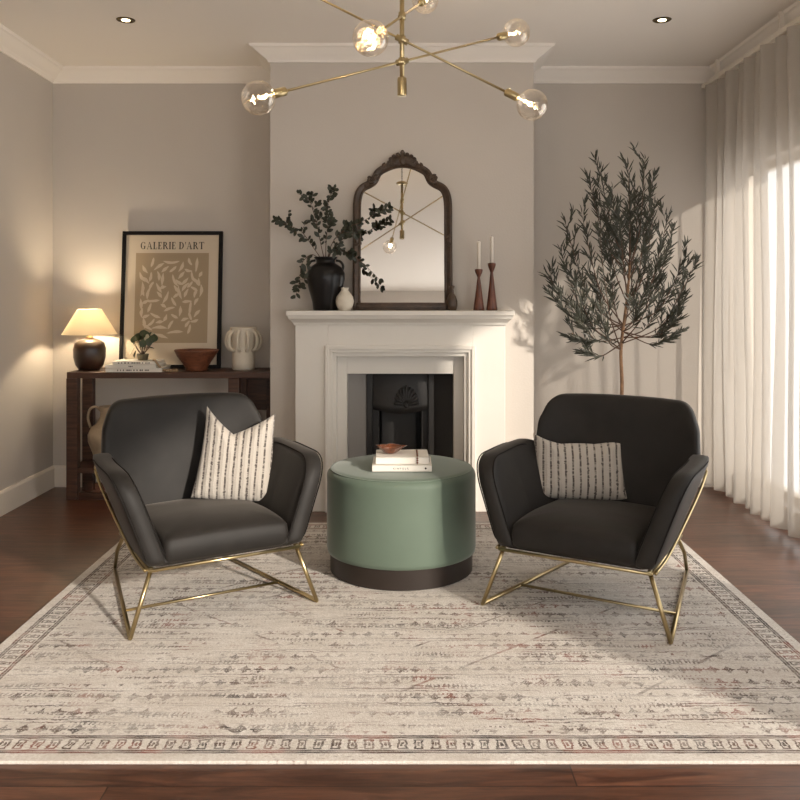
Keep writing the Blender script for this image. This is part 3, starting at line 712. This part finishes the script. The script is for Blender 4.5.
for i in range(30):
    a=2*PI*i/30*2.4+rr.uniform(-.3,.3); el=rr.uniform(.15,1.35); R_=rr.uniform(.065,.098)
    tip=Vector((R_*math.cos(a)*math.cos(el)*1.05,R_*math.sin(a)*math.cos(el)*.8,.065+R_*math.sin(el)*1.15))
    st.tube([(0,0,.03),(tip.x*.5,tip.y*.5,tip.z*.55),tuple(tip)],.0014,5)
    nr=Vector((tip.x,tip.y-.05,.02+rr.uniform(-.01,.05)))
    oval(lv if i%6 else pv,tip-Vector((0,0,.02)),nr,(tip.x*2,tip.y,.5 if tip.z>.1 else -.6),.054,.023)
st.build('stem',M['twig'],pp); lv.build('foliage',M['plantleaf'],pp); pv.build('pale_foliage',M['palebloom'],pp)
q=MB()
for i in range(26):
    t=i/25; x=-1.535+.085*t; y=5.25-.015*math.sin(t*7); zz=(z+.007 if x<-1.52 else TZ+.008+(z-TZ)*max(0,1-(x+1.52)/.035)); q.ball((x,y,zz),.0075,8)
for i in range(14): a=i/14*2*PI; q.ball((-1.425+.035*math.cos(a),5.25+.035*math.sin(a),TZ+.0078),.0075,8)
tag(q.build('bead_garland',M['bead'],None),'wooden bead garland draped off the end of the console books','bead garland')

# wooden bowl
q=MB(); q.lathe([(.062,0),(.066,.004),(.068,.02),(.085,.048),(.118,.092),(.135,.124),(.138,.131),(.133,.131),(.11,.095),(.078,.055),(.055,.035),(.003,.03)],56,(0,0,0),True,lambda a,z:1+.012*math.sin(7*a+z*40))
tag(q.build('wooden_bowl',M['bowlwood'],None,(-1.29,5.335,TZ)),'dark reddish turned wooden bowl standing on console beside ring handled vase','bowl')
# ring handled vase
vz=thing('ring_handled_vase','rough white ceramic vase ringed by loop handles on console right end','vase',(-1.007,5.40,TZ))
MB().lathe([(.062,0),(.070,.004),(.072,.05),(.070,.12),(.072,.17),(.078,.22),(.082,.262),(.084,.270),(.076,.270),(.072,.255),(.066,.22),(.003,.20)],40,(0,0,0)).build('body',M['creamcer'],vz)
for k in range(10):
    a=2*PI*k/10+.15; pts=[]
    for i in range(11):
        t=-PI/2+PI*i/10; R_=.068+.040*math.cos(t); pts.append((R_*math.cos(a),R_*math.sin(a),.185+.062*math.sin(t)))
    MB().tube(pts,.0105,8).build('handle',M['creamcer'],vz)
# jug on the lower shelf
jg=thing('stoneware_jug','weathered tan stoneware jug with loop handles on console lower shelf','jug',(-1.845,5.36,.195))
MB().lathe([(.055,0),(.065,.005),(.095,.06),(.128,.15),(.130,.19),(.110,.235),(.075,.262),(.058,.30),(.054,.335),(.064,.358),(.066,.365),(.056,.365),(.046,.33),(.003,.3)],44).build('body',M['stone'],jg)
for s in (-1,1): MB().tube(catmull([(s*.052,0,.335),(s*.085,0,.362),(s*.122,0,.345),(s*.135,0,.29),(s*.118,0,.23)],6),.0085,8).build('handle',M['stone'],jg)

# ------------------------------------------------------------------ mantel objects
MZ=1.17
mr=thing('mirror','arched antique mirror with carved dark frame and shell crest, standing on mantel','mirror',(.003,4.995,MZ+.001)); TILT=math.radians(-5.5); mr.rotation_euler=(TILT,0,0)
def px2(p): return ((p[0]-402.5)/169.5, (310-p[1])/169.5)
half=[(356.5,306),(356.5,270),(356.5,230),(356.5,205),(358,193),(362,186),(370,181.5),(374,178),(378,170),(386,165),(394,162),(402.5,161)]
path=[px2(p) for p in half]; path=path+[(-a,b) for a,b in path[::-1][1:]]
pc=catmull([(a,0,b) for a,b in path],5)
def sweep_frame(mb,pc,prof):
    v=[];f_=[];m_=len(prof);n=len(pc)
    for i,p in enumerate(pc):
        t=(pc[min(i+1,n-1)]-pc[max(i-1,0)]).normalized(); nr=Vector((-t.z,0,t.x))
        for (a,b) in prof: q=p+nr*a; v.append((q.x,b,q.z))
    for i in range(n-1):
        for j in range(m_): k=(j+1)%m_; f_.append((i*m_+j,i*m_+k,(i+1)*m_+k,(i+1)*m_+j))
    f_.append(tuple(range(m_))); f_.append(tuple((n-1)*m_+j for j in range(m_))); mb.add(v,f_,True)
fr=MB(); sweep_frame(fr,pc,[(-.025,.025),(-.025,.006),(-.018,.000),(-.010,.002),(-.002,-.006),(.010,-.012),(.020,-.006),(.024,.004),(.024,.025)])
fr.box(-.292,.292,-.008,.025,0,.045,.004); fr.box(-.272,.272,-.014,.0,.012,.030,.003)
fr.build('frame',M['mframe'],mr,auto=50)
inn=[]
for i,p in enumerate(pc):
    t=(pc[min(i+1,len(pc)-1)]-pc[max(i-1,0)]).normalized(); nr=Vector((-t.z,0,t.x)); q=p-nr*.012; inn.append((q.x,.008,q.z))
gm=MB(); c=len(inn); gm.add(inn+[(0,.008,.5)],[(i,(i+1)%c,c) for i in range(c)],False); gb=[(a,.02,b) for a,_,b in inn]
gm.add(gb+[(0,.02,.5)],[(i,(i+1)%c,c) for i in range(c)],False); gm.build('mirror_glass',M['mirror'],mr)
cr=MB()
def scroll(cx,cz,R_,s,turns=1.3,rad=.008,start=0):
    pts=[]
    for i in range(22):
        t=i/21; a=start+s*turns*2*PI*t; r=R_*(1-.8*t); pts.append((cx+r*math.cos(a),-.010-.006*t,cz+r*math.sin(a)))
    cr.tube(pts,[rad*(1-.4*i/21) for i in range(22)],7)
ctz=px2((402.5,160))[1]
for i in range(9):
    a=PI*(i+.5)/9; R_=.062 if i!=4 else .072
    c0=Vector((0,-.006,ctz-.012)); d=Vector((math.cos(a)*1.3,0,math.sin(a)))
    cr.tube([c0+d*.01,c0+d*R_*.6,c0+d*R_],[.010,.016,.010],8); cr.ball(tuple(c0+d*R_),.014,8)
for s in (-1,1):
    scroll(s*.062,ctz-.004,.022,s,1.4,.008,PI/2); scroll(s*.105,ctz-.022,.016,-s,1.3,.006,PI/2)
    cr.tube(catmull([(s*.03,-.008,ctz-.008),(s*.09,-.010,ctz-.012),(s*.14,-.008,ctz-.045)],5),.007,7)
cr.ball((0,-.014,ctz+.010),.022,10,(1,.6,1.2)); cr.ball((0,-.010,ctz+.064),.011,8)
cr.build('crest',M['mframe'],mr)
for s in (-1,1):
    cr=MB(); X,Z=px2((402.5+s*31.5,178)); scroll(X,Z,.026,s,1.3,.011,PI/3); scroll(X-s*.025,Z+.022,.013,-s,1.2,.006); cr.ball((X+s*.012,-.012,Z+.012),.012,8,(1,.6,1))
    cr.tube([(X-s*.0,-.008,Z-.004),(X-s*.03,-.006,Z-.014)],[.009,.004],7)
    cr.build('shoulder_scroll',M['mframe'],mr)
    cr=MB(); X,Z=px2((402.5+s*46.5,240)); scroll(X,Z+.016,.015,1,1.1,.006); scroll(X,Z-.016,.015,-1,1.1,.006); cr.ball((X,-.014,Z),.012,8,(1,.7,1.3)); cr.build('side_ornament',M['mframe'],mr)
# mantel vases
pr=[(.066,0),(.072,.004),(.078,.05),(.098,.12),(.112,.18),(.112,.215),(.096,.250),(.070,.268),(.056,.276),(.054,.292),(.066,.306),(.070,.312),(.060,.312),(.048,.295),(.045,.28),(.003,.26)]
vb=thing('black_vase','large black glazed urn vase holding leafy branches on mantel','vase',(-.446,4.965,MZ))
MB().lathe(pr,48).build('body',M['blackglaze'],vb)
for s in (-1,1): MB().tube(catmull([(s*.060,0,.292),(s*.085,0,.286),(s*.102,0,.262),(s*.098,0,.236)],5),.0075,8).build('handle',M['blackglaze'],vb)
q=MB().lathe([(.030,0),(.035,.003),(.048,.03),(.053,.055),(.048,.08),(.030,.105),(.020,.117),(.022,.128),(.026,.132),(.020,.132),(.015,.118),(.003,.11)],36)
tag(q.build('cream_vase',M['creamcer'],None,(-.331,4.915,MZ)),'small cream ceramic bottle vase beside the black urn on mantel','vase')
q=MB().lathe([(.022,0),(.026,.003),(.031,.03),(.032,.055),(.022,.085),(.012,.10),(.010,.125),(.015,.135),(.016,.142),(.010,.145)],28)
tag(q.build('dark_bottle',M['mframe'],None,(.292,4.965,MZ)),'small dark brown bottle on mantel right beside the mirror base','bottle')
# branches
def stemleaf(name,label,origin,pts,nl,L_,W_,group,seed,cat='branch',spread=1.0,side=None):
    rr=random.Random(seed); t=thing(name,label,cat,origin,0,group); c=catmull(pts,6); n=len(c)
    MB().tube([tuple(p) for p in c],[.0028*(1-.7*i/n) for i in range(n)],6).build('stem',M['twig'],t)
    tw=MB(); lv=MB()
    i0=int(n*.26)
    # side twigs
    anchors=[]
    for k in range(max(4,nl//9)):
        i=rr.randint(i0,n-2); p=c[i]; d=(c[i+1]-c[i]).normalized(); o=Vector((rr.uniform(-1,1),rr.uniform(-.7,.5),rr.uniform(-.6,1))).normalized()
        e=p+(d*.6+o*.8).normalized()*rr.uniform(.035,.085)*spread; tw.tube([p,(p+e)/2+Vector((0,0,.004)),e],.0011,5)
        for q in (.4,.7,1.0): anchors.append((p.lerp(e,q),(e-p).normalized()))
    for i in range(i0,n): anchors.append((c[i],(c[min(i+1,n-1)]-c[max(i-1,0)]).normalized()))
    for k in range(nl):
        p,d=anchors[k%len(anchors)] if k<len(anchors) else rr.choice(anchors)
        o=Vector((rr.uniform(-1,1),rr.uniform(-1,.6),rr.uniform(-1,1))); o=(o-d*o.dot(d)).normalized()
        u=(d*.55+o*.8).normalized(); nr=u.cross(Vector((rr.uniform(-.4,.4),1,rr.uniform(-.4,.4)))).cross(u)+Vector((rr.uniform(-.5,.5),rr.uniform(-.5,.5),rr.uniform(-.5,.5)))*.7
        s=rr.uniform(.7,1.15); oval(lv,p,nr,u,L_*s,W_*s)
    if tw.v: tw.build('twigs',M['twig'],t)
    lv.build('leaves',M['leaf'],t); return t
org=(-.446,4.965,MZ+.262)
def B(px,py,dy=0): return ((px-402)/169-org[0], dy, 1.25+(297-py)/171-org[2])
G_='leafy branches in the black vase'
stems=[('dark leafy branch reaching furthest left from the black vase',[(0,0,0),B(316,250),B(303,232,-.02),B(290,226,-.03),B(278,221,-.04)],46),
 ('dark leafy branch rising to upper left of the black vase',[(0,0,0),B(322,245),B(317,222,.02),B(312,205,.01),B(308,196,.0)],44),
 ('tallest dark leafy branch standing straight up in the black vase',[(0,0,0),B(327,243),B(329,222,.0),B(329,205,-.01),B(333,194,-.02)],50),
 ('dark leafy branch crossing the mirror frame at upper right of the vase',[(0,0,0),B(334,243,-.03),B(348,230,-.07),B(366,222,-.10),B(384,211,-.12)],62),
 ('dark leafy branch drooping across the lower mirror glass',[(0,0,0),B(334,252,-.04),B(348,253,-.08),B(364,264,-.12),B(380,280,-.14)],46),
 ('dark leafy branch hanging low at left side of the vase',[(0,0,0),B(314,255,-.02),B(304,264,-.04),B(302,280,-.05),B(298,296,-.05)],34),
 ('short dark leafy branch just above the vase mouth at right',[(0,0,0),B(332,252,-.02),B(340,244,-.04),B(348,236,-.02),B(354,232,0)],30)]
for i,(lb,pts,nl) in enumerate(stems): stemleaf('leafy_branch',lb,org,pts,int(nl*1.25),.040,.0105,G_,100+i)

# candlesticks
def candlestick(lab,loc,h,lab2,ch):
    k=h/.245
    pr=[(.030,0),(.033,.003),(.031,.02),(.024,.07),(.016,.13),(.011,.175),(.0085,.195),(.012,.205),(.021,.225),(.024,.238),(.024,.243),(.014,.245)]
    tag(MB().lathe([(r,z*k) for r,z in pr],32).build('candlestick',M['candlewood'],None,loc),lab,'candlestick','wooden candlesticks on the mantel')
    tag(MB().lathe([(.0105,0),(.0105,ch),(.0085,ch+.004),(.002,ch+.005)],20).build('taper_candle',M['candle'],None,(loc[0],loc[1],loc[2]+h)),lab2,'candle','white taper candles')
    o=[x for x in bpy.data.objects if x.name.startswith('taper_candle')][-1]
    MB().tube([(0,0,ch+.003),(.001,0,ch+.013)],.0009,5).build('wick',M['ink'],bpy.data.objects[o.name])
candlestick('shorter turned wooden candlestick, left of the pair on mantel',(.449,4.97,MZ),.242,'white taper candle in the shorter left candlestick',.158)
candlestick('taller turned wooden candlestick, right of the pair on mantel',(.526,4.98,MZ),.278,'white taper candle in the taller right candlestick',.150)

# ------------------------------------------------------------------ olive tree
PX,PY=1.290,4.97
tr=thing('potted_olive_tree','tall slender olive tree in a white planter behind the right armchair','tree',(PX,PY,0))
MB().lathe([(.255,0),(.265,.004),(.278,.16),(.285,.30),(.287,.34),(.272,.345),(.262,.33),(.25,.30),(.003,.295)],56).build('planter',mat('white_planter',(.62,.56,.48),.75,bump=.2,bscale=30),tr)
MB().lathe([(.253,.293),(.251,.305),(.16,.312),(.003,.315)],40).build('soil',M['soil'],tr)
def T(px,py,dy=0): return Vector(((px-402)/850*(PY+dy)-PX,dy,1.25+(297-py)/850*(PY+dy)))
tk=catmull([(0,0,.30),T(621,420,.0),T(622,385,.01),T(621,350,.01),T(625,315,.0),T(628,290,.0),T(630,262,0)],6)
MB().tube([tuple(p) for p in tk],[.013*(1-.55*i/len(tk)) for i in range(len(tk))],10).build('trunk',M['trunk'],tr)
rr=random.Random(5)
tips=[(645,160,0),(600,170,.02),(628,168,-.1),(652,180,.1),(612,190,-.18),(638,195,.2),(590,185,.1),(582,215,-.05),(565,222,.05),(668,215,-.05),(672,232,.1),(685,258,.0),(694,266,-.08),(548,276,.0),(560,250,.15),(555,300,-.05),(572,275,-.2),
 (684,300,.05),(678,320,-.1),(672,338,0),(575,340,.02),(585,352,-.05),(578,318,-.2),(600,235,-.25),(620,215,-.25),(645,225,-.25),(660,250,-.25),(610,260,.25),(650,265,.25),(595,285,.2),(665,290,.2),(635,240,.3),(618,235,.15),(640,300,-.25),(600,310,-.2),(628,205,.05),(655,205,-.12),(605,210,.12)]
lv=MB()
def nleaf(mb,p,u,nr,L_,W_):
    u=u.normalized(); nr=(nr-u*nr.dot(u)); nr=nr.normalized() if nr.length>1e-5 else Vector((0,0,1)); sd=u.cross(nr)
    q=nr*(L_*.14)
    V=[p,p+u*L_*.35+sd*W_+q*.6,p+u*L_*.75+sd*W_*.7+q*.5,p+u*L_,p+u*L_*.75-sd*W_*.7+q*.5,p+u*L_*.35-sd*W_+q*.6]
    mb.add(V,[(0,1,5),(1,2,4,5),(2,3,4)])
for (tx,ty,dy) in tips:
    tip=T(tx,ty,dy)
    zt=tip.z; zb=max(.90+rr.uniform(0,.22),min(1.42,zt-.30-abs(tip.x)*.8-rr.uniform(0,.2)))
    base_=min(tk,key=lambda p:abs(p.z-zb)); b0=Vector(base_)
    m1=b0.lerp(tip,.38)+Vector((tip.x*.16,dy*.2,-.03-.10*abs(tip.x))); m2=b0.lerp(tip,.72)+Vector((tip.x*.10,dy*.1,-.03))
    c=catmull([b0,m1,m2,tip],9); n=len(c)
    MB().tube([tuple(p) for p in c],[.0042*(1-.75*i/n) for i in range(n)],6).build('branch',M['twig'],tr)
    tot=len(c)
    for i in range(int(n*.30),n):
        d=(c[min(i+1,n-1)]-c[i-1]).normalized()
        for k in range(2):
            o=Vector((rr.uniform(-1,1),rr.uniform(-1,1),rr.uniform(-.5,.4))); u=d*1.0+o*.9; nleaf(lv,Vector(c[i]),u,Vector((rr.uniform(-.5,.5),-1,rr.uniform(-.2,.8))),rr.uniform(.05,.09),rr.uniform(.0034,.0048))
        if i%5==0 and i<n-2:
            o=Vector((rr.uniform(-1,1),rr.uniform(-.8,.8),.4)); e=c[i]+(d*.9+o*.7).normalized()*rr.uniform(.06,.13)
            lv.tube([c[i],e],.0013,4)
            for q in (.35,.55,.75,.9,1.0):
                p=c[i].lerp(e,q); dd=(e-c[i]).normalized()
                for k in range(2):
                    o=Vector((rr.uniform(-1,1),rr.uniform(-1,1),rr.uniform(-.3,.6))); nleaf(lv,p,dd+o*.7,Vector((rr.uniform(-.5,.5),-1,.3)),rr.uniform(.045,.08),rr.uniform(.0035,.005))
lv.build('foliage',M['olive'],tr)

# ------------------------------------------------------------------ chandelier
HX,HY=0.0,3.35
ch=thing('chandelier','brass chandelier with three tilted arms and clear globe bulbs hanging from ceiling','chandelier',(HX,HY,0))
MB().tube([(0,0,2.046),(0,0,2.50)],.0095,14).build('rod',M['brass'],ch)
MB().lathe([(.008,2.040),(.0175,2.042),(.0185,2.046),(.0185,2.108),(.0175,2.112),(.009,2.113)],24).build('rod_cap',M['brass'],ch,auto=40)
MB().lathe([(.01,2.50),(.045,2.502),(.048,2.506),(.045,2.512),(.006,2.516)],28).build('disc',M['brass'],ch)
MB().tube([(0,0,2.51),(0,0,2.72)],.003,8).build('cable',M['black'],ch)
MB().lathe([(.004,2.70),(.055,2.712),(.06,2.718),(.06,2.7395)],28).build('ceiling_rose',M['brass'],ch,auto=40)
arms=[((0.5015,.38,.232),2.177),((.505,-.05,-.268),2.263),((-.105,-.52,-.245),2.356)]
for (d,za) in arms:
    d=Vector(d); Lh=d.length; u=d.normalized(); c=Vector((0,0,za))
    a=MB().tube([c-u*(Lh-.10),c+u*(Lh-.10)],.0048,10).build('arm',M['brass'],ch)
    q=MB().tube([c-u*.026,c+u*.026],.0125,14).tube([(0,0,za-.014),(0,0,za+.014)],.0145,16).build('joint',M['brass'],a)
    for s in (1,-1):
        w_=u*s; g0=c+w_*Lh
        q=MB().tube([c+w_*(Lh-.118),c+w_*(Lh-.112),c+w_*(Lh-.066),c+w_*(Lh-.060)],[.010,.0165,.0165,.013],16).build('socket',M['brass'],a)
        gl=bpy.data.objects.new('globe',None)
        gm=MB(); gm.ball((0,0,0),.0605,28); go=gm.build('globe',M['globe'],ch,tuple(g0))
        # looped glowing filament inside the globe
        fm=MB(); up=Vector((0,0,1)); sd=w_.cross(up).normalized(); up=sd.cross(w_)
        pts=[]
        for i in range(33):
            t=2*PI*i/32; pts.append(-w_*.018+ w_*(.017*math.cos(t))+sd*.013*math.sin(t)+up*.006*math.sin(2*t))
        fm.tube(pts,.0020,6,False); fm.tube([-w_*.058,-w_*.036],.0018,6); fm.ball(tuple(-w_*.018),.0052,8)
        fm.build('filament',M['filament'],go)
        l=bpy.data.lights.new('globe_light','POINT'); l.energy=1.8; l.color=(1,.80,.56); l.shadow_soft_size=.011
        lo=bpy.data.objects.new('globe_light',l); COL.objects.link(lo); lo.location=Vector((HX,HY,0))+g0-w_*.018

# downlights
for (x,y,lab) in ((-1.485,4.57,'small round recessed ceiling spotlight above the console, left'),(1.398,4.57,'small round recessed ceiling spotlight above the tree, right')):
    t=thing('ceiling_downlight',lab,'downlight',(x,y,ZC),0,'recessed ceiling spotlights')
    MB().lathe([(.032,-.001),(.032,-.005),(.046,-.005),(.050,-.001)],36,cap=False).build('trim_ring',mat('bronze_ring',(.10,.07,.03),.4,.8),t)
    MB().lathe([(.033,-.0005),(.033,-.002),(.001,-.0022)],28).build('lamp',mat('dark_reflector',(.10,.08,.04),.4,.6),t)
    MB().lathe([(.022,-.0025),(.021,-.0045),(.001,-.005)],24).build('bulb',M['downlamp'],t)
    l=bpy.data.lights.new('downlight_beam','SPOT'); l.energy=9; l.color=(1,.78,.52); l.spot_size=math.radians(80); l.spot_blend=.8; l.shadow_soft_size=.03
    lo=bpy.data.objects.new('downlight_beam',l); COL.objects.link(lo); lo.location=(x,y,ZC-.02)
